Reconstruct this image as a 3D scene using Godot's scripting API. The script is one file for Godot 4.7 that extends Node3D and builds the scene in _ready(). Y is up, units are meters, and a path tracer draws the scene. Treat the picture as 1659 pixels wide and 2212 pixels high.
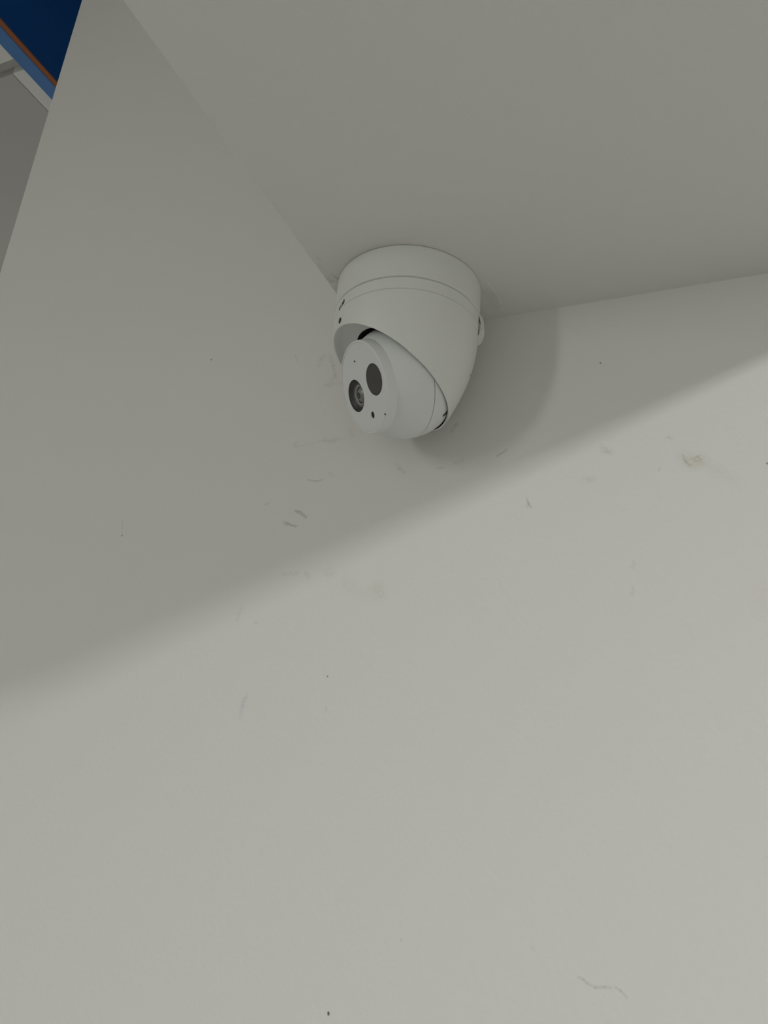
extends Node3D

const MOUNT := Vector3(-0.2164, 0.40435, -0.506)      # where the security camera meets the soffit
const EYE_N := Vector3(-0.62769, -0.42844, 0.64995)   # the way the eyeball looks
const RIM_N := Vector3(-0.45597, -0.84341, 0.28416)   # the way the housing's opening faces
const RIM_D := 0.0782
const BALL := Vector3(0, -0.0868, 0)                  # centre of the eyeball below the mount
const BALL_R := 0.0468

# scuffs, stains and scratches: kind, x0, y0, x1, y1 in metres on the surface, width in mm, strength
const WALL_MARKS := [
["d", -0.3573, 0.3994, -0.3545, 0.3937, 2, 0.15],
["d", -0.3293, 0.3834, -0.3277, 0.3909, 3.6, 0.12],
["d", -0.3277, 0.3909, -0.3246, 0.394, 3.6, 0.12],
["d", -0.3173, 0.3918, -0.3132, 0.3809, 3.2, 0.16],
["d", -0.3132, 0.3809, -0.31, 0.3693, 3.2, 0.16],
["b", -0.3149, 0.361, -0.3108, 0.3679, 4.8, 0.2],
["d", -0.3208, 0.3609, -0.3022, 0.3601, 2.4, 0.12],
["d", -0.3448, 0.3004, -0.3433, 0.3036, 3.2, 0.15],
["d", -0.3142, 0.3037, -0.3111, 0.301, 3.6, 0.14],
["d", -0.3073, 0.301, -0.3026, 0.3014, 4.4, 0.16],
["d", -0.289, 0.3092, -0.2861, 0.3042, 4.8, 0.1],
["d", -0.3426, 0.2988, -0.3188, 0.3018, 2, 0.08],
["d", -0.3188, 0.3018, -0.2961, 0.3016, 2, 0.08],
["d", -0.3266, 0.2641, -0.3169, 0.2618, 0.8, 0.35],
["d", -0.3169, 0.2618, -0.311, 0.2627, 0.8, 0.35],
["d", -0.3688, 0.2433, -0.3644, 0.2439, 2, 0.22],
["d", -0.3348, 0.235, -0.3293, 0.2328, 1.2, 0.35],
["d", -0.3293, 0.2328, -0.3231, 0.228, 1.2, 0.35],
["d", -0.3336, 0.2331, -0.328, 0.2301, 1, 0.35],
["d", -0.328, 0.2301, -0.3239, 0.2271, 1, 0.35],
["d", -0.3361, 0.2342, -0.3313, 0.2338, 1.6, 0.25],
["d", -0.3462, 0.2247, -0.3412, 0.2226, 1.2, 0.32],
["d", -0.3412, 0.2226, -0.3332, 0.2194, 1.2, 0.32],
["d", -0.3433, 0.2245, -0.3381, 0.221, 1, 0.3],
["d", -0.3381, 0.221, -0.3314, 0.2197, 1, 0.3],
["d", -0.3455, 0.2228, -0.342, 0.2217, 2, 0.25],
["d", -0.2403, 0.2712, -0.2374, 0.2665, 3.2, 0.16],
["d", -0.2374, 0.2665, -0.2328, 0.2626, 3.2, 0.16],
["d", -0.3051, 0.2689, -0.3015, 0.2654, 2.8, 0.14],
["d", -0.2031, 0.2637, -0.1977, 0.2636, 1.6, 0.18],
["d", -0.186, 0.2667, -0.1809, 0.2692, 4, 0.12],
["d", -0.1516, 0.2696, -0.1477, 0.2717, 0.8, 0.4],
["d", -0.1477, 0.2717, -0.1431, 0.2746, 0.8, 0.4],
["d", -0.1919, 0.2968, -0.1888, 0.3018, 2.4, 0.25],
["d", -0.1888, 0.3018, -0.1868, 0.3033, 2.4, 0.25],
["d", -0.1258, 0.2294, -0.1243, 0.2245, 1.2, 0.32],
["d", -0.125, 0.2262, -0.1224, 0.2221, 1, 0.35],
["d", -0.1265, 0.2243, -0.125, 0.2222, 0.8, 0.25],
["b", -0.0679, 0.2685, -0.0651, 0.2658, 4, 0.22],
["b", -0.0651, 0.2658, -0.0617, 0.2639, 4, 0.22],
["b", -0.081, 0.2429, -0.0775, 0.2418, 3.2, 0.2],
["b", -0.0775, 0.2418, -0.0747, 0.2427, 3.2, 0.2],
["d", -0.0645, 0.2642, -0.0614, 0.2634, 1.2, 0.2],
["b", -0.0091, 0.2549, -0.0054, 0.2519, 7.2, 0.18],
["b", -0.0054, 0.2519, -0.0011, 0.2492, 7.2, 0.18],
["b", -0.0011, 0.2492, 0.0029, 0.2518, 7.2, 0.18],
["b", -0.0044, 0.2469, 0.0052, 0.2478, 6.4, 0.1],
["b", 0.0052, 0.2478, 0.0141, 0.2403, 6.4, 0.1],
["b", 0.0141, 0.2403, 0.0257, 0.2312, 6.4, 0.1],
["d", -0.009, 0.2556, -0.0074, 0.2505, 1, 0.3],
["d", -0.0074, 0.2505, -0.0044, 0.2465, 1, 0.3],
["d", -0.0015, 0.2522, 0.0014, 0.2534, 0.8, 0.28],
["d", 0.0014, 0.2534, 0.0035, 0.2506, 0.8, 0.28],
["d", -0.001, 0.2503, 0.0027, 0.2492, 0.8, 0.25],
["d", 0.0005, 0.2543, 0.0031, 0.2544, 0.8, 0.22],
["d", -0.0207, 0.2712, -0.018, 0.2716, 1.6, 0.13],
["d", -0.018, 0.2716, -0.0161, 0.2695, 1.6, 0.13],
["d", -0.0265, 0.2448, -0.0258, 0.247, 1.2, 0.2],
["b", -0.2776, 0.166, -0.273, 0.1626, 9.6, 0.12],
["b", -0.2489, 0.1611, -0.2456, 0.1555, 8, 0.26],
["b", -0.2623, 0.1568, -0.2546, 0.155, 7.2, 0.08],
["b", -0.2968, 0.1781, -0.2916, 0.1746, 4.8, 0.14],
["l", -0.3804, 0.1358, -0.3794, 0.1411, 2.8, 0.4],
["l", -0.3794, 0.1411, -0.3779, 0.1465, 2.8, 0.4],
["l", -0.3633, 0.0545, -0.3632, 0.0621, 4, 0.5],
["l", -0.3632, 0.0621, -0.3615, 0.0686, 4, 0.5],
["l", -0.3624, 0.0659, -0.3595, 0.0728, 2.4, 0.35],
["d", -0.363, 0.1331, -0.3592, 0.1326, 1.2, 0.15],
["d", -0.0898, -0.0966, -0.0866, -0.0974, 1.04, 0.22],
["d", -0.0866, -0.0974, -0.0847, -0.0991, 1.04, 0.22],
["d", -0.0847, -0.0991, -0.0796, -0.1007, 1.04, 0.22],
["d", -0.0796, -0.1007, -0.074, -0.0996, 1.04, 0.22],
["d", -0.074, -0.0996, -0.0699, -0.0995, 1.04, 0.22],
["d", -0.0676, -0.0987, -0.0644, -0.1002, 1.04, 0.22],
["d", -0.0644, -0.1002, -0.0609, -0.1031, 1.04, 0.22],
["k", -0.2601, -0.1423, -0.26, -0.1431, 1.4, 0.75],
["d", -0.5317, 0.2392, -0.5301, 0.2303, 0.8, 0.18],
["d", -0.5301, 0.2303, -0.5292, 0.2244, 0.8, 0.18],
["k", -0.5288, 0.2225, -0.5286, 0.222, 1, 0.5],
["k", -0.4579, 0.4116, -0.4578, 0.4111, 1.2, 0.5],
["d", -0.0476, 0.1746, -0.0465, 0.1717, 1.2, 0.16],
["d", -0.0491, 0.1711, -0.0472, 0.1696, 1.2, 0.12],
["d", -0.0483, 0.155, -0.0478, 0.1516, 1.2, 0.14],
["d", -0.0504, 0.151, -0.0485, 0.1489, 1.6, 0.1],
["p", 0.0337, 0.1487, 0.0386, 0.1524, 10.4, 0.14],
["p", 0.0339, 0.1374, 0.0372, 0.1364, 8, 0.08],
["d", -0.3395, 0.1755, -0.3266, 0.1759, 2.8, 0.14],
["d", -0.3175, 0.1756, -0.3144, 0.1721, 3.2, 0.14],
["d", -0.2994, 0.1741, -0.2923, 0.1734, 2, 0.08],
["k", 0.0466, 0.2437, 0.0468, 0.2433, 1.2, 0.4],
["k", -0.2867, 0.0881, -0.2866, 0.0877, 1, 0.4],
["k", -0.0669, 0.3447, -0.0666, 0.3442, 1.2, 0.35],
["d", -0.2852, 0.0636, -0.2848, 0.0607, 0.8, 0.2],
["d", -0.1194, -0.0837, -0.1182, -0.0857, 1.2, 0.08],
["d", -0.2098, -0.0913, -0.2098, -0.0916, 1.2, 0.2]
]
const SOFFIT_MARKS := [
["d", -0.2815, -0.3941, -0.2816, -0.4241, 2.8, 0.15],
["d", -0.2816, -0.4241, -0.2794, -0.4606, 2.8, 0.15],
["d", -0.2794, -0.4606, -0.2778, -0.4857, 2.8, 0.15],
["d", -0.2765, -0.4678, -0.2745, -0.4735, 4, 0.2],
["d", -0.2745, -0.4735, -0.2691, -0.4713, 4, 0.2],
["d", -0.2702, -0.4646, -0.2681, -0.4729, 1, 0.35],
["d", -0.2753, -0.4525, -0.2738, -0.4686, 4.8, 0.1],
["d", -0.2721, -0.4427, -0.2716, -0.4452, 2, 0.15],
["b", -0.1537, -0.5236, -0.1516, -0.5308, 8.8, 0.22],
["b", -0.1516, -0.5308, -0.1519, -0.5443, 8.8, 0.22],
["h", -0.1505, -0.5091, -0.1471, -0.5229, 0.88, 0.8],
["h", -0.1471, -0.5229, -0.1454, -0.538, 0.88, 0.8],
["h", -0.1454, -0.538, -0.147, -0.5541, 0.88, 0.8]
]
var tones := {
	"d": Color8(104, 101, 94), "b": Color8(158, 142, 112), "l": Color8(186, 189, 203), "k": Color8(20, 19, 18),
	"p": Color8(196, 170, 152), "h": Color8(248, 240, 226)}

func _ready():
	# ---- camera, environment, exposure
	var cam := Camera3D.new()
	cam.name = "Camera"
	cam.transform = Transform3D(Basis(Vector3(0.923097, 0.075079, -0.377167), Vector3(0.066232, 0.935065, 0.348233), Vector3(0.37882, -0.346434, 0.858183)), Vector3.ZERO)
	cam.keep_aspect = Camera3D.KEEP_HEIGHT
	cam.fov = rad_to_deg(2.0 * atan(1106.0 / 1661.0))
	cam.near = 0.02
	cam.current = true
	add_child(cam)
	var we := WorldEnvironment.new()
	we.name = "Environment"
	var env := Environment.new()
	env.background_mode = Environment.BG_COLOR
	env.background_color = Color(0.02, 0.02, 0.02)
	env.tonemap_mode = Environment.TONE_MAPPER_LINEAR
	env.tonemap_exposure = 0.965
	env.sdfgi_enabled = true
	env.ssao_enabled = true
	env.ssil_enabled = true
	we.environment = env
	add_child(we)

	# ---- lamps
	lamp("ceiling_light", "square white light panel hung from the hall ceiling on the right", Vector3(2.0, 1.135, 1.27), Vector3.DOWN, Vector2(0.28, 0.36), E_MAIN, Color(0.995, 0.997, 0.98))
	lamp("added_fill_light", "tall white light panel on the left wall of the hall", Vector3(-2.285, 0.66, 2.4), Vector3.RIGHT, Vector2(0.34, 1.1), E_SIDE, Color(0.995, 0.997, 0.98))

	lamp("added_fill_light", "added unseen fill panel that brightens the passage from its far end", Vector3(-1.6, 0.1, -3.185), Vector3.BACK, Vector2(0.8, 0.5), E_FAR, Color(0.995, 0.997, 0.98))  # fill panel out of view, added to brighten the passage

	# ---- the setting
	var plaster := paint(Color8(224, 223, 220), 0.75)
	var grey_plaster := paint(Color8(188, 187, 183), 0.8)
	var floor_mat := paint(Color8(FLOOR_C, FLOOR_C, FLOOR_C - 2), 0.5)
	wall_back()
	soffit()
	slab("floor", Vector3(-2.5, -1.7, -3.5), Vector3(3.8, -1.55, 3.5), floor_mat)
	slab("ceiling_001", Vector3(-2.5, 1.56, -3.5), Vector3(3.8, 1.7, 3.5), plaster)
	slab("wall_left", Vector3(-2.45, -1.55, -3.35), Vector3(-2.3, 1.56, 3.35), plaster)
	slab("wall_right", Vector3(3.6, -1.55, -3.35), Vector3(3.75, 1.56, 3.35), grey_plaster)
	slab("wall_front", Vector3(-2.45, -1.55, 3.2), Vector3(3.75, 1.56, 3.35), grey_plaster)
	slab("wall_far", Vector3(-2.45, -1.55, -3.35), Vector3(3.75, 1.56, -3.2), plaster)
	slab("added_light_blocker_2", Vector3(-1.68, 0.68, -0.3), Vector3(-1.6, 1.56, 1.9), plaster)  # unseen board added to cut the side light on the upper wall strip
	bulkhead(plaster, grey_plaster)
	fascia()

	# ---- the security camera
	security_camera()

const E_MAIN := 7.9
const E_SIDE := 3.2
const E_FAR := 1.5
const FLOOR_C := 148

# ------------------------------------------------------------------ helpers
func paint(c: Color, rough := 0.7, spec := 0.5) -> StandardMaterial3D:
	var m := StandardMaterial3D.new()
	m.albedo_color = c
	m.roughness = rough
	m.metallic_specular = spec
	return m

func obj(called: String, mesh: Mesh, mat: Material, parent: Node = self, t := Transform3D()) -> MeshInstance3D:
	var o := MeshInstance3D.new()
	o.name = called
	o.mesh = mesh
	o.material_override = mat
	o.transform = t
	o.cast_shadow = GeometryInstance3D.SHADOW_CASTING_SETTING_ON
	parent.add_child(o, true)
	return o

func thing(called: String, label: String, category: String, at := Vector3.ZERO) -> Node3D:
	var o := Node3D.new()
	o.name = called
	o.position = at
	o.set_meta("label", label)
	o.set_meta("category", category)
	add_child(o, true)
	return o

func structure(o: Node, label := ""):
	o.set_meta("kind", "structure")
	if label:
		o.set_meta("label", label)

func quad(st: SurfaceTool, a: Vector3, b: Vector3, c: Vector3, d: Vector3, n: Vector3, uvs := []):
	# a, b, c, d go round the face; turned so that its front looks along n
	var p := [a, b, c, d]
	var order := [0, 1, 2, 0, 2, 3]
	if (b - a).cross(c - a).dot(n) > 0.0:
		order = [0, 2, 1, 0, 3, 2]
	for i in order:
		st.set_normal(n)
		st.set_uv(uvs[i] if uvs.size() else Vector2(p[i].x, p[i].y))
		st.add_vertex(p[i])

# a box from lo to hi whose edges are bevelled by r
func box_mesh(lo: Vector3, hi: Vector3, r := 0.002) -> ArrayMesh:
	var st := SurfaceTool.new()
	st.begin(Mesh.PRIMITIVE_TRIANGLES)
	var c := (lo + hi) / 2.0
	var h := (hi - lo) / 2.0
	var k := h - Vector3.ONE * r
	for ax in 3:
		var u := (ax + 1) % 3
		var v := (ax + 2) % 3
		for s in [-1.0, 1.0]:
			var n := Vector3.ZERO
			n[ax] = s
			var ps := []
			for q in [[-1, -1], [1, -1], [1, 1], [-1, 1]]:
				var p := Vector3.ZERO
				p[ax] = s * h[ax]
				p[u] = q[0] * k[u]
				p[v] = q[1] * k[v]
				ps.append(c + p)
			quad(st, ps[0], ps[1], ps[2], ps[3], n)
		# the four bevels along this axis
		for s in [-1.0, 1.0]:
			for t in [-1.0, 1.0]:
				var n2 := Vector3.ZERO
				n2[u] = s
				n2[v] = t
				var e := []
				for q in [[-1, 0], [1, 0], [1, 1], [-1, 1]]:
					var p2 := Vector3.ZERO
					p2[ax] = q[0] * k[ax]
					p2[u] = s * (k[u] if q[1] else h[u])
					p2[v] = t * (h[v] if q[1] else k[v])
					e.append(c + p2)
				quad(st, e[0], e[1], e[2], e[3], n2.normalized())
	for s in [-1.0, 1.0]:
		for t in [-1.0, 1.0]:
			for w in [-1.0, 1.0]:
				var sg := Vector3(s, t, w)
				var a := c + sg * Vector3(h.x, k.y, k.z)
				var b := c + sg * Vector3(k.x, h.y, k.z)
				var d := c + sg * Vector3(k.x, k.y, h.z)
				var n3 := sg.normalized()
				var tri := [a, b, d] if (b - a).cross(d - a).dot(n3) < 0.0 else [a, d, b]
				for p in tri:
					st.set_normal(n3)
					st.set_uv(Vector2.ZERO)
					st.add_vertex(p)
	return st.commit()

func slab(called: String, lo: Vector3, hi: Vector3, mat: Material) -> MeshInstance3D:
	var o := obj(called, box_mesh(lo, hi), mat)
	structure(o)
	return o

# turned shape round local +Y; every group of points [radius, height] is smooth within itself
func lathe_into(st: SurfaceTool, groups: Array, seg := 128, a0 := 0.0, a1 := TAU):
	for g in groups:
		var n: int = g.size()
		var nor := []
		for i in n:
			var d := Vector2.ZERO
			if i > 0:
				d += (Vector2(g[i][0], g[i][1]) - Vector2(g[i - 1][0], g[i - 1][1])).normalized()
			if i < n - 1:
				d += (Vector2(g[i + 1][0], g[i + 1][1]) - Vector2(g[i][0], g[i][1])).normalized()
			d = d.normalized()
			nor.append(Vector2(-d.y, d.x))        # left of the way the profile runs
		for j in seg:
			var t0 := a0 + (a1 - a0) * j / seg
			var t1 := a0 + (a1 - a0) * (j + 1) / seg
			for i in n - 1:
				var corners := [[i, t0], [i + 1, t0], [i + 1, t1], [i, t1]]
				var ps := []
				var ns := []
				for q in corners:
					var r: float = g[q[0]][0]
					ps.append(Vector3(r * sin(q[1]), g[q[0]][1], r * cos(q[1])))
					var nn: Vector2 = nor[q[0]]
					ns.append(Vector3(nn.x * sin(q[1]), nn.y, nn.x * cos(q[1])))
				put_quad(st, ps, ns)

func put_quad(st: SurfaceTool, ps: Array, ns: Array):
	var mid: Vector3 = ns[0] + ns[1] + ns[2] + ns[3]
	for tri in [[0, 1, 2], [0, 2, 3]]:
		var f: Vector3 = (ps[tri[1]] - ps[tri[0]]).cross(ps[tri[2]] - ps[tri[0]])
		if f.length_squared() < 1e-22:
			continue
		var o: Array = tri if f.dot(mid) < 0.0 else [tri[0], tri[2], tri[1]]
		for i in o:
			st.set_normal(ns[i].normalized())
			st.set_uv(Vector2(ps[i].x, ps[i].z) * 10.0)
			st.add_vertex(ps[i])

func lathe(groups: Array, seg := 128, a0 := 0.0, a1 := TAU) -> ArrayMesh:
	var st := SurfaceTool.new()
	st.begin(Mesh.PRIMITIVE_TRIANGLES)
	lathe_into(st, groups, seg, a0, a1)
	return st.commit()

func new_st() -> SurfaceTool:
	var st := SurfaceTool.new()
	st.begin(Mesh.PRIMITIVE_TRIANGLES)
	return st

# ------------------------------------------------------------------ lamps
func lamp(called: String, label: String, at: Vector3, facing: Vector3, size: Vector2, energy: float, tint: Color):
	var up := Vector3.UP if absf(facing.y) < 0.9 else Vector3.FORWARD
	var z := -facing
	var x := up.cross(z).normalized()
	var y := z.cross(x)
	var t := thing(called, label, "light", at)
	t.basis = Basis(x, y, z)
	var fr := new_st()
	var w := 0.025
	var h := size / 2.0
	for s in [-1.0, 1.0]:
		fr.append_from(box_mesh(Vector3(s * (h.x + w / 2) - w / 2, -h.y - w, -0.012), Vector3(s * (h.x + w / 2) + w / 2, h.y + w, 0.015)), 0, Transform3D())
		fr.append_from(box_mesh(Vector3(-h.x, s * (h.y + w / 2) - w / 2, -0.012), Vector3(h.x, s * (h.y + w / 2) + w / 2, 0.015)), 0, Transform3D())
	obj("frame", fr.commit(), paint(Color8(235, 235, 235), 0.5), t)
	var glow := paint(Color8(240, 240, 238), 0.6)
	glow.emission_enabled = true
	glow.emission = tint
	glow.emission_energy_multiplier = 1.0
	obj("diffuser", box_mesh(Vector3(-h.x, -h.y, -0.006), Vector3(h.x, h.y, 0.008)), glow, t)
	if facing.y < -0.9:
		for s in [[-1.0, -1.0], [1.0, -1.0], [1.0, 1.0], [-1.0, 1.0]]:
			obj("wire", lathe([[[0.0015, 1.56 - at.y], [0.0015, 0.012]]], 8), paint(Color8(120, 120, 120), 0.4), t, Transform3D(t.basis.inverse(), t.basis.inverse() * Vector3(s[0] * h.x, 0.0, s[1] * h.y)))
	var a := AreaLight3D.new()
	a.name = "area_light"
	a.area_size = size
	a.area_normalize_energy = true
	a.light_energy = energy
	a.light_color = tint
	a.area_range = 14.0
	a.area_attenuation = 2.0
	a.shadow_enabled = true
	a.position = Vector3(0, 0, -0.02)
	t.add_child(a)

# ------------------------------------------------------------------ painted plaster
func stroke(im: Image, m: Array, to_px: Callable, per_m: float, noise: FastNoiseLite):
	var a: Vector2 = to_px.call(Vector2(m[1], m[2]))
	var b: Vector2 = to_px.call(Vector2(m[3], m[4]))
	var w: float = maxf(m[5] * 0.001 * per_m * (0.36 if m[0] == "k" else 0.5), 0.6)
	var soft: bool = m[0] in ["b", "p"]
	var reach := w * (1.9 if soft else 1.4) + 1.0
	var lo := Vector2i((a.min(b) - Vector2.ONE * reach).floor())
	var hi := Vector2i((a.max(b) + Vector2.ONE * reach).ceil())
	var tone: Color = tones[m[0]]
	for y in range(maxi(lo.y, 0), mini(hi.y, im.get_height() - 1) + 1):
		for x in range(maxi(lo.x, 0), mini(hi.x, im.get_width() - 1) + 1):
			var p := Vector2(x, y)
			var d := p.distance_to(Geometry2D.get_closest_point_to_segment(p, a, b))
			var f := 1.0 - smoothstep(w * (0.1 if soft else 0.5), reach, d)
			if f <= 0.0:
				continue
			if w > 2.0:
				f *= clampf(0.75 + 1.1 * noise.get_noise_2d(x, y), 0.0, 1.4)
			im.set_pixel(x, y, im.get_pixel(x, y).lerp(tone, clampf(f * m[6] * (0.9 if m[0] == "k" else 0.42), 0.0, 1.0)))

func plaster_skin(marks: Array, size: int, to_px: Callable, per_m: float, base: Color) -> StandardMaterial3D:
	var im := Image.create(size, size, false, Image.FORMAT_RGB8)
	im.fill(base)
	var noise := FastNoiseLite.new()
	noise.seed = 11
	noise.frequency = 0.16
	for m in marks:
		stroke(im, m, to_px, per_m, noise)
	var mat := paint(Color.WHITE, 0.72, 0.4)
	mat.albedo_texture = ImageTexture.create_from_image(im)
	mat.texture_repeat = false
	var fine := FastNoiseLite.new()
	fine.seed = 5
	fine.noise_type = FastNoiseLite.TYPE_SIMPLEX
	fine.frequency = 0.13
	fine.fractal_octaves = 3
	var relief := NoiseTexture2D.new()
	relief.width = 1024
	relief.height = 1024
	relief.noise = fine
	mat.heightmap_enabled = true
	mat.heightmap_texture = relief
	mat.heightmap_scale = 0.012
	return mat

func wall_back():
	# the wall that the camera looks at: one metre of its face carries the worn paint
	var lo := Vector3(-0.823, -1.55, -0.7125)
	var hi := Vector3(3.6, 1.56, -0.5625)
	var skin := plaster_skin(WALL_MARKS, 2048, func(p): return Vector2((p.x + 0.85) * 2048.0, (0.75 - p.y) * 2048.0), 2048.0, Color8(224, 223, 220))
	var st := new_st()
	var r := 0.003
	var uv := func(p: Vector3): return Vector2(p.x + 0.85, 0.75 - p.y)
	var face := [Vector3(lo.x + r, lo.y, hi.z), Vector3(hi.x, lo.y, hi.z), Vector3(hi.x, hi.y, hi.z), Vector3(lo.x + r, hi.y, hi.z)]
	quad(st, face[0], face[1], face[2], face[3], Vector3.BACK, face.map(uv))
	var bev := [Vector3(lo.x, lo.y, hi.z - r), Vector3(lo.x + r, lo.y, hi.z), Vector3(lo.x + r, hi.y, hi.z), Vector3(lo.x, hi.y, hi.z - r)]
	quad(st, bev[0], bev[1], bev[2], bev[3], Vector3(-1, 0, 1).normalized(), bev.map(uv))
	var side := [Vector3(lo.x, lo.y, lo.z), Vector3(lo.x, lo.y, hi.z - r), Vector3(lo.x, hi.y, hi.z - r), Vector3(lo.x, hi.y, lo.z)]
	quad(st, side[0], side[1], side[2], side[3], Vector3.LEFT, side.map(uv))
	var rear := [Vector3(lo.x, lo.y, lo.z), Vector3(hi.x, lo.y, lo.z), Vector3(hi.x, hi.y, lo.z), Vector3(lo.x, hi.y, lo.z)]
	quad(st, rear[0], rear[1], rear[2], rear[3], Vector3.FORWARD, rear.map(uv))
	structure(obj("wall_back", st.commit(), skin), "white painted plaster wall with scuffs and a hairline crack below the camera")

func soffit():
	# the dropped soffit that carries the camera; its underside is the ceiling in the picture
	var lo := Vector3(-0.279, 0.40435, -0.5625)
	var hi := Vector3(0.241, 1.56, 0.07)
	var skin := plaster_skin(SOFFIT_MARKS, 1024, func(p): return Vector2((p.x + 0.29) * 1706.67, (p.y + 0.57) * 1706.67), 1706.67, Color8(224, 223, 220))
	var st := new_st()
	var r := 0.002
	var uv := func(p: Vector3): return Vector2((p.x + 0.29) / 0.6, (p.z + 0.57) / 0.6)
	var under := [Vector3(lo.x + r, lo.y, lo.z), Vector3(hi.x - r, lo.y, lo.z), Vector3(hi.x - r, lo.y, hi.z - r), Vector3(lo.x + r, lo.y, hi.z - r)]
	quad(st, under[0], under[1], under[2], under[3], Vector3.DOWN, under.map(uv))
	for s in [[lo.x, lo.x + r, -1.0], [hi.x, hi.x - r, 1.0]]:
		var bev := [Vector3(s[0], lo.y + r, lo.z), Vector3(s[1], lo.y, lo.z), Vector3(s[1], lo.y, hi.z - r), Vector3(s[0], lo.y + r, hi.z - r)]
		quad(st, bev[0], bev[1], bev[2], bev[3], Vector3(s[2], -1, 0).normalized(), bev.map(uv))
		var side := [Vector3(s[0], lo.y + r, lo.z), Vector3(s[0], lo.y + r, hi.z), Vector3(s[0], hi.y, hi.z), Vector3(s[0], hi.y, lo.z)]
		quad(st, side[0], side[1], side[2], side[3], Vector3(s[2], 0, 0), side.map(uv))
	var fb := [Vector3(lo.x, lo.y + r, hi.z), Vector3(lo.x + r, lo.y, hi.z - r), Vector3(hi.x - r, lo.y, hi.z - r), Vector3(hi.x, lo.y + r, hi.z)]
	quad(st, fb[0], fb[1], fb[2], fb[3], Vector3(0, -1, 1).normalized(), fb.map(uv))
	var front := [Vector3(lo.x, lo.y + r, hi.z), Vector3(hi.x, lo.y + r, hi.z), Vector3(hi.x, hi.y, hi.z), Vector3(lo.x, hi.y, hi.z)]
	quad(st, front[0], front[1], front[2], front[3], Vector3.BACK, front.map(uv))
	structure(obj("ceiling", st.commit(), skin), "smooth white underside of the dropped ceiling that the camera hangs from")

# ------------------------------------------------------------------ beyond the wall's left edge
func bulkhead(white: Material, grey: Material):
	# a low plaster bulkhead over the passage: near panel, dark shadow gap, far panel with a groove beside an edge strip
	var b := obj("trim_1", box_mesh(Vector3(-2.3, 1.32, -3.2), Vector3(-1.182, 1.56, 0.2)), white)
	structure(b, "white plaster bulkhead over the passage beyond the wall's left edge")
	obj("panel", box_mesh(Vector3(-2.29, 1.300, -0.712), Vector3(-1.182, 1.322, 0.19)), white, b)
	obj("edge_strip", box_mesh(Vector3(-1.2135, 1.300, -3.19), Vector3(-1.182, 1.322, -0.736), 0.0008), white, b)
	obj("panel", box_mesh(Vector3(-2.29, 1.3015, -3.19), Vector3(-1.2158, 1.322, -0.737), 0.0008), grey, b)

func fascia():
	var t := thing("fascia_board", "dark blue fascia board with a thin orange stripe, seen past the wall's left edge", "sign", Vector3(-1.16, 1.3, -1.4))
	var blue := paint(Color8(20, 84, 158), 0.6, 0.2)
	obj("board", box_mesh(Vector3(-0.022, 0.0, -1.79), Vector3(0.02, 0.259, 1.59), 0.0015), blue, t)
	obj("painted_lit_edge", box_mesh(Vector3(-0.0225, -0.0015, -1.79), Vector3(0.0085, 0.004, 1.59), 0.0006), paint(Color8(74, 124, 184), 0.4), t)  # lighter blue stands in for bounced light on the board's underside
	obj("stripe", box_mesh(Vector3(0.009, -0.0012, -1.79), Vector3(0.0206, 0.0016, 1.59), 0.0004), paint(Color8(150, 84, 40), 0.5), t)

# ------------------------------------------------------------------ the security camera
const PROFILE_T := [0.041, 0.050, 0.060, 0.070, 0.080, 0.090, 0.100, 0.110, 0.120, 0.130]
const PROFILE_R := [0.0605, 0.0599, 0.0588, 0.0570, 0.0544, 0.0511, 0.0471, 0.0425, 0.0377, 0.0330]

func housing_r(t: float) -> float:
	var i := clampi(int((t - 0.04) / 0.01), 0, 8)
	var t0: float = PROFILE_T[i]
	var t1: float = PROFILE_T[i + 1]
	var k := clampf((t - t0) / (t1 - t0), 0.0, 1.0)
	var pre: float = PROFILE_R[maxi(i - 1, 0)] if i > 0 else 0.0606
	var post: float = PROFILE_R[mini(i + 2, 9)]
	return cubic_interpolate(PROFILE_R[i], PROFILE_R[i + 1], pre, post, k)

func housing_p(phi: float, t: float) -> Vector3:
	var r := housing_r(t)
	return Vector3(r * sin(phi), -t, r * cos(phi))

func housing_n(phi: float, t: float) -> Vector3:
	var slope := (housing_r(t + 0.001) - housing_r(t - 0.001)) / 0.002   # dr/dt, t runs down
	return Vector3(sin(phi), slope, cos(phi)).normalized()

func rim_t(phi: float) -> float:
	var a := 0.041
	var b := 0.13
	for i in 40:
		var m := (a + b) / 2.0
		if housing_p(phi, m).dot(RIM_N) > RIM_D + 0.0036 * exp(-pow((phi - 2.6) / 0.62, 2.0)):
			b = m
		else:
			a = m
	return a

func surface_basis(n: Vector3) -> Basis:
	# local Y along n, local X to the right, local -Z up
	var up := (Vector3.UP - n * n.y).normalized()
	return Basis(up.cross(n), n, -up)

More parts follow.
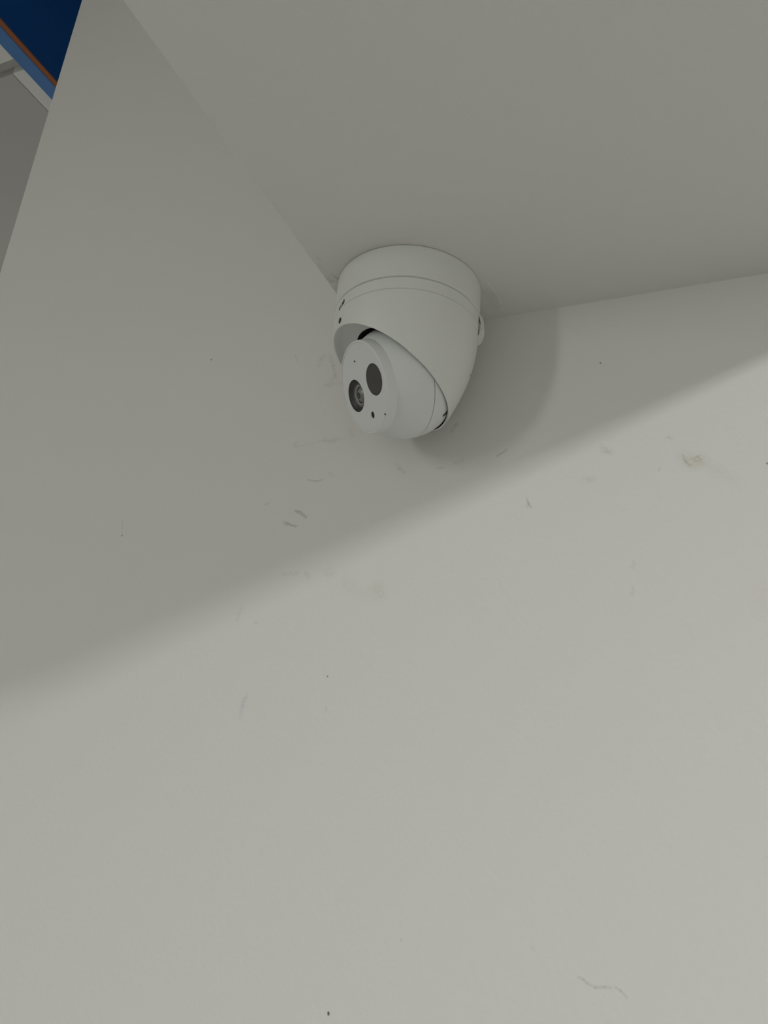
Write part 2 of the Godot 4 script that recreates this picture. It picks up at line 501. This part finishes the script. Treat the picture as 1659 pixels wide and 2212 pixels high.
func security_camera():
	var cam := thing("security_camera", "white turret dome security camera hanging from the ceiling corner against the wall", "camera", MOUNT)
	var white := paint(Color8(222, 224, 220), 0.46)
	var shell := paint(Color8(220, 223, 222), 0.42)
	var shade := paint(Color8(70, 70, 68), 0.8)
	var black := paint(Color8(10, 10, 11), 0.6)
	# base: the round mounting box
	obj("base", lathe([
		[[0.0, -0.0001], [0.0600, -0.0001]], [[0.0600, -0.0001], [0.0604, -0.0006], [0.0608, -0.0010], [0.0610, -0.0018]],
		[[0.0610, -0.0018], [0.0608, -0.012], [0.0606, -0.0283]], [[0.0606, -0.0283], [0.0603, -0.0289], [0.0596, -0.0291]], [[0.0596, -0.0291], [0.0589, -0.0291], [0.0589, -0.0302]]], 160), white, cam)
	# collar above the seam
	var collar := obj("collar", lathe([
		[[0.0589, -0.0300], [0.0594, -0.0302], [0.0601, -0.0304], [0.0604, -0.0309]], [[0.0604, -0.0309], [0.0605, -0.036], [0.0605, -0.0404]],
		[[0.0605, -0.0404], [0.0602, -0.0406], [0.0598, -0.0407]], [[0.0598, -0.0407], [0.0598, -0.0412]]], 160), white, cam)
	# housing: turned shell, cut by the oblique opening
	var seg := 216
	var rows := 26
	var st := new_st()
	var grid := []
	var rim := []
	for j in seg:
		var phi := TAU * j / seg
		var te := rim_t(phi)
		rim.append(housing_p(phi, te))
		var col := []
		col.append([Vector3(0.0599 * sin(phi), -0.0410, 0.0599 * cos(phi)), Vector3(sin(phi), 0.8, cos(phi)).normalized()])
		for i in rows + 1:
			var t := lerpf(0.0413, te - 0.0004, float(i) / rows)
			col.append([housing_p(phi, t), housing_n(phi, t)])
		grid.append(col)
	# the opening's lip rolls inwards
	var x_ax := RIM_N.cross(Vector3.UP).normalized()
	var y_ax := RIM_N.cross(x_ax)
	var inner := []
	for j in seg:
		var rel: Vector3 = rim[j] - BALL
		var ang := atan2(rel.dot(y_ax), rel.dot(x_ax))
		var flat := Vector2(rel.dot(x_ax), rel.dot(y_ax)).length()
		var wide := smoothstep(0.0490, 0.0620, flat)
		var o := lerpf(rel.dot(RIM_N) - 0.0006, -0.0045, wide)
		var q := minf(lerpf(sqrt(0.0480 * 0.0480 - o * o), 0.0508, wide), flat - 0.0004)
		inner.append(BALL + (x_ax * cos(ang) + y_ax * sin(ang)) * q + RIM_N * o)
		var out_n: Vector3 = grid[j][rows + 1][1]
		var inward: Vector3 = (inner[j] - rim[j]).normalized()
		grid[j].append([rim[j] + RIM_N * 0.0001, (out_n + RIM_N * 0.9).normalized()])
		grid[j].append([rim[j] + (inner[j] - rim[j]) * 0.04, (RIM_N + inward * 0.35).normalized()])
	for j in seg:
		var k := (j + 1) % seg
		for i in grid[0].size() - 1:
			var c := [grid[j][i], grid[j][i + 1], grid[k][i + 1], grid[k][i]]
			put_quad(st, c.map(func(e): return e[0]), c.map(func(e): return e[1]))
	var housing := obj("housing", st.commit(), white, cam)
	# recess between the lip and the eyeball's hole
	st = new_st()
	var rec := []
	var steps := 8
	for j in seg:
		var col := []
		for i in steps + 1:
			var f := float(i) / steps
			var a: Vector3 = rim[j] + (inner[j] - rim[j]) * (0.04 + 0.96 * f)
			col.append(a - RIM_N * minf(0.0045, rim[j].distance_to(inner[j]) * 0.32) * sin(sqrt(f) * PI))
		rec.append(col)
	for j in seg:
		for i in steps:
			var k := (j + 1) % seg
			var ps := [rec[j][i], rec[j][i + 1], rec[k][i + 1], rec[k][i]]
			var ns := []
			for q in [[j, i], [j, i + 1], [k, i + 1], [k, i]]:
				var du: Vector3 = rec[q[0]][mini(q[1] + 1, steps)] - rec[q[0]][maxi(q[1] - 1, 0)]
				var dv: Vector3 = rec[(q[0] + 1) % seg][q[1]] - rec[(q[0] + seg - 1) % seg][q[1]]
				var nn := du.cross(dv).normalized()
				ns.append(nn if nn.dot(RIM_N) > 0.0 else -nn)
			put_quad(st, ps, ns)
	# and the wall of the hole, going up beside the eyeball
	for j in seg:
		var k := (j + 1) % seg
		var dn := -RIM_N * 0.0007
		var ctr := BALL
		put_quad(st, [inner[j], inner[k], inner[k] + dn, inner[j] + dn], [ctr - inner[j], ctr - inner[k], ctr - inner[k], ctr - inner[j]])
	obj("recess", st.commit(), white, housing)
	# dark inside of the housing, seen through the gap over the eyeball
	st = new_st()
	for j in seg:
		var k := (j + 1) % seg
		var ring0 := []
		for q in [j, k]:
			var rel: Vector3 = inner[q] - BALL
			var low: Vector3 = inner[q] - RIM_N * 0.0007
			ring0.append([low, BALL + (rel.normalized() * 0.93 - RIM_N * 0.35).normalized() * 0.0474, BALL + (rel.normalized() * 0.6 - RIM_N * 0.8).normalized() * 0.0474])
		for i in 2:
			put_quad(st, [ring0[0][i], ring0[0][i + 1], ring0[1][i + 1], ring0[1][i]], [-ring0[0][i] + BALL, -ring0[0][i + 1] + BALL, -ring0[1][i + 1] + BALL, -ring0[1][i] + BALL])
	obj("cavity", st.commit(), black, housing)

	# lug at the right rear of the base
	var az := deg_to_rad(103.0)
	var rad := Vector3(sin(az), 0, cos(az))
	var tan_v := Vector3(cos(az), 0, -sin(az))
	st = new_st()
	var pts := []
	for i in 21:
		var f := float(i) / 20.0
		var a := PI * f
		var outer := rad * (0.0596 + 0.0052 * sin(a)) + Vector3.UP * (-0.0395 + 0.0125 * cos(a))
		var innr := rad * (0.0590 + 0.0030 * sin(a)) + Vector3.UP * (-0.0385 + 0.0100 * cos(a))
		pts.append([outer, innr, (rad * sin(a) * 0.6 + Vector3.UP * cos(a)).normalized()])
	for i in 20:
		var p0: Array = pts[i]
		var p1: Array = pts[i + 1]
		var w := tan_v * 0.004
		put_quad(st, [p0[0] - w, p0[0] + w, p1[0] + w, p1[0] - w], [p0[2], p0[2], p1[2], p1[2]])
		put_quad(st, [p0[1] - w, p0[1] + w, p1[1] + w, p1[1] - w], [-p0[2], -p0[2], -p1[2], -p1[2]])
		for s in [-1.0, 1.0]:
			put_quad(st, [p0[0] + w * s, p0[1] + w * s, p1[1] + w * s, p1[0] + w * s], [tan_v * s, tan_v * s, tan_v * s, tan_v * s])
	obj("lug", st.commit(), white, cam)

	# screws
	hollow("screw_hole", cam, Vector3(-0.0384, -0.0515, 0.0457), housing_n(deg_to_rad(-40.0), 0.0515), 0.0025, black, shade)
	hollow("screw_hole", cam, Vector3(0.0518, -0.0789, -0.0176), housing_n(deg_to_rad(108.8), 0.0789), 0.0009, black, shade)
	# a chipped slot in the collar
	var chip := new_st()
	for q in [[-35.0, -0.0368, 0.00110, 0.0022], [-37.0, -0.0378, 0.0009, 0.0017], [-39.4, -0.0388, 0.0008, 0.0013], [-41.6, -0.0396, 0.0009, 0.0014]]:
		var ph := deg_to_rad(q[0])
		var nn := Vector3(sin(ph), 0, cos(ph))
		var at: Vector3 = nn * 0.06045 + Vector3.UP * q[1]
		chip.append_from(lathe([[[0.0, 0.0003], [1.0, 0.0003]], [[1.0, 0.0003], [1.0, -0.0005]]], 14), 0, Transform3D(Basis(nn.cross(Vector3.DOWN) * q[2], nn, Vector3.DOWN * q[3]), at))
	obj("slot", chip.commit(), shade, collar)

	# ---- eyeball
	var eb := surface_basis(EYE_N)
	var ball_t := Transform3D(eb, BALL)
	var front := []
	for i in 41:
		var a := lerpf(deg_to_rad(50.0), deg_to_rad(89.6), i / 40.0)
		front.append([BALL_R * sin(a), BALL_R * cos(a)])
	var eye := obj("eyeball", lathe([front, [[BALL_R, BALL_R * cos(deg_to_rad(89.6))], [BALL_R - 0.0007, 0.0002]]], 160), shell, cam, ball_t)
	var back := []
	for i in 41:
		var a := lerpf(deg_to_rad(90.55), deg_to_rad(165.0), i / 40.0)
		back.append([BALL_R * sin(a), BALL_R * cos(a)])
	obj("rear_shell", lathe([[[BALL_R - 0.0009, 0.0003], [BALL_R - 0.0009, -0.0006]], [[BALL_R - 0.0007, -0.0003], [back[0][0], back[0][1]]], back], 160), shell, eye)
	# pivot notch in the rear shell, dark half-moon by the lip
	var pa := Vector3(0.0325, -0.1195, -0.0079)
	var pb := Vector3(0.0392, -0.1104, -0.0118)
	var pn := ((pa + pb) / 2.0 - BALL).normalized()
	var px := (pb - pa).normalized()
	var pz := px.cross(pn).normalized()
	var notch := obj("pivot_notch", lathe([[[0.0, 0.0006], [0.6, 0.0004], [1.0, -0.0006]]], 32), paint(Color8(58, 58, 56), 0.6), cam, Transform3D(Basis(px * 0.0068, pn, pz * 0.0030), BALL + pn * (BALL_R - 0.0002)))

	# ---- face
	var rf := 0.0371
	var zf := 0.0370                                  # the face in front of the eyeball's centre
	obj("face_ring", lathe([
		[[0.0374, zf - 0.0092], [0.0373, zf - 0.004], [0.0371, zf - 0.0009]], [[0.0371, zf - 0.0009], [0.0369, zf - 0.0003], [0.0363, zf]],
		[[0.0363, zf], [0.0354, zf]], [[0.0354, zf], [0.0352, zf - 0.0003]]].map(turned), 160), shell, cam, ball_t)
	var holes := [[Vector2(0.0197, -0.0024), 0.0124], [Vector2(-0.0153, -0.0002), 0.0131], [Vector2(-0.0003, -0.0236), 0.0028]]
	var face := obj("face_plate", plate_mesh(0.0353, zf - 0.0004, holes, 0.003), shell, cam, ball_t)
	# infrared window
	var tinted := paint(Color8(62, 59, 58), 0.3)
	var led := obj("infrared_window", lathe([[[0.0, 0.0], [0.0114, 0.0]], [[0.0114, 0.0], [0.0119, -0.0004], [0.0121, -0.0012]]], 72), tinted, cam, ball_t * Transform3D(Basis(), at_face(holes[0][0], zf - 0.0004)))
	obj("ring", lathe([[[0.0116, -0.0004], [0.0124, -0.0004]]], 72), paint(Color8(34, 33, 33), 0.4), led)
	# lens
	var lens_t := ball_t * Transform3D(Basis(), at_face(holes[1][0], zf - 0.0004))
	var lens := obj("lens", lathe([
		[[0.0131, -0.0004], [0.0124, -0.0004]], [[0.0124, -0.0004], [0.0121, -0.0012], [0.0101, -0.0030]], [[0.0101, -0.0030], [0.0086, -0.0030]],
		[[0.0086, -0.0030], [0.0082, -0.0045]]].map(turned), 72), paint(Color8(62, 60, 60), 0.4), cam, lens_t)
	obj("bezel", lathe([[[0.0123, -0.0003], [0.0131, -0.0003]]], 72), black, lens)
	obj("barrel_ring", lathe([[[0.0094, -0.0029], [0.0088, -0.0027]], [[0.0088, -0.0027], [0.0083, -0.0034]]].map(turned), 64), paint(Color8(104, 104, 101), 0.35), lens)
	obj("barrel_ring", lathe([[[0.0083, -0.0034], [0.0078, -0.0031], [0.0066, -0.0042]]].map(turned), 64), paint(Color8(140, 140, 136), 0.3), lens)
	var dome := []
	for i in 15:
		var a := deg_to_rad(lerpf(0.0, 52.0, i / 14.0))
		dome.append([0.0086 * sin(a), 0.0086 * cos(a) - 0.0106])
	var glass := paint(Color8(128, 131, 126), 0.32, 0.6)
	obj("glass_element", lathe([dome], 64), glass, lens)
	obj("iris", lathe([[[0.0, 0.0], [0.0020, -0.0001], [0.0027, -0.0005]]], 32), paint(Color8(62, 64, 61), 0.2), lens, Transform3D(Basis(), Vector3(0, -0.0018, 0)))
	# light sensor: a hole with a dark bottom
	obj("sensor", lathe([[[0.0, -0.0013], [0.0029, -0.0013]]], 32), black, cam, ball_t * Transform3D(Basis(), at_face(holes[2][0], zf)))
	# pinholes
	for q in [[Vector2(0.0012, 0.0225), 0.0007], [Vector2(0.0186, -0.0311), 0.0008]]:
		obj("pinhole", lathe([[[0.0, 0.0001], [q[1], 0.0001]], [[q[1], 0.0001], [q[1], -0.0006]]], 16), shade, cam, ball_t * Transform3D(Basis(), at_face(q[0], zf + 0.0)))

func at_face(p: Vector2, z: float) -> Vector3:
	return Vector3(p.x, z, -p.y)

# a profile read the other way, for shapes whose right-hand side looks out
func turned(g: Array) -> Array:
	var r := g.duplicate()
	r.reverse()
	return r

# a round plate with holes that have walls
func plate_mesh(r: float, z: float, holes: Array, deep: float) -> ArrayMesh:
	var pts := PackedVector2Array()
	for j in 120:
		pts.append(Vector2.from_angle(TAU * j / 120.0) * r)
	for h in holes:
		for j in 64:
			pts.append(h[0] + Vector2.from_angle(TAU * j / 64.0) * h[1])
	var st := new_st()
	var idx := Geometry2D.triangulate_delaunay(pts)
	for i in range(0, idx.size(), 3):
		var c := (pts[idx[i]] + pts[idx[i + 1]] + pts[idx[i + 2]]) / 3.0
		var inside := false
		for h in holes:
			if c.distance_to(h[0]) < h[1] * 0.999:
				inside = true
		if inside:
			continue
		var tri := [at_face(pts[idx[i]], z), at_face(pts[idx[i + 1]], z), at_face(pts[idx[i + 2]], z)]
		if (tri[1] - tri[0]).cross(tri[2] - tri[0]).y > 0.0:
			tri = [tri[0], tri[2], tri[1]]
		for p in tri:
			st.set_normal(Vector3.UP)
			st.set_uv(Vector2(p.x, p.z) * 10.0)
			st.add_vertex(p)
	for h in holes:
		for j in 64:
			var a0 := Vector2.from_angle(TAU * j / 64.0)
			var a1 := Vector2.from_angle(TAU * (j + 1) / 64.0)
			var p0: Vector2 = h[0] + a0 * h[1]
			var p1: Vector2 = h[0] + a1 * h[1]
			var n0 := Vector3(-a0.x, 0, a0.y)
			var n1 := Vector3(-a1.x, 0, a1.y)
			put_quad(st, [at_face(p0, z), at_face(p1, z), at_face(p1, z - deep), at_face(p0, z - deep)], [n0, n1, n1, n0])
	return st.commit()

# a small screw hole: dark disc with a raised edge and a socket
func hollow(called: String, parent: Node, at: Vector3, n: Vector3, r: float, dark: Material, rim_mat: Material):
	var t := Transform3D(surface_basis(n), at)
	var o := obj(called, lathe([[[0.0, 0.00012], [r, 0.00012]], [[r, 0.00012], [r, -0.001]]], 24), dark, parent, t)
	if r > 0.0015:
		obj("screw", lathe([[[0.0, 0.0003], [r * 0.45, 0.0003], [r * 0.6, 0.0001]]], 6), rim_mat, o, Transform3D(Basis(), Vector3(-r * 0.1, 0, r * 0.15)))
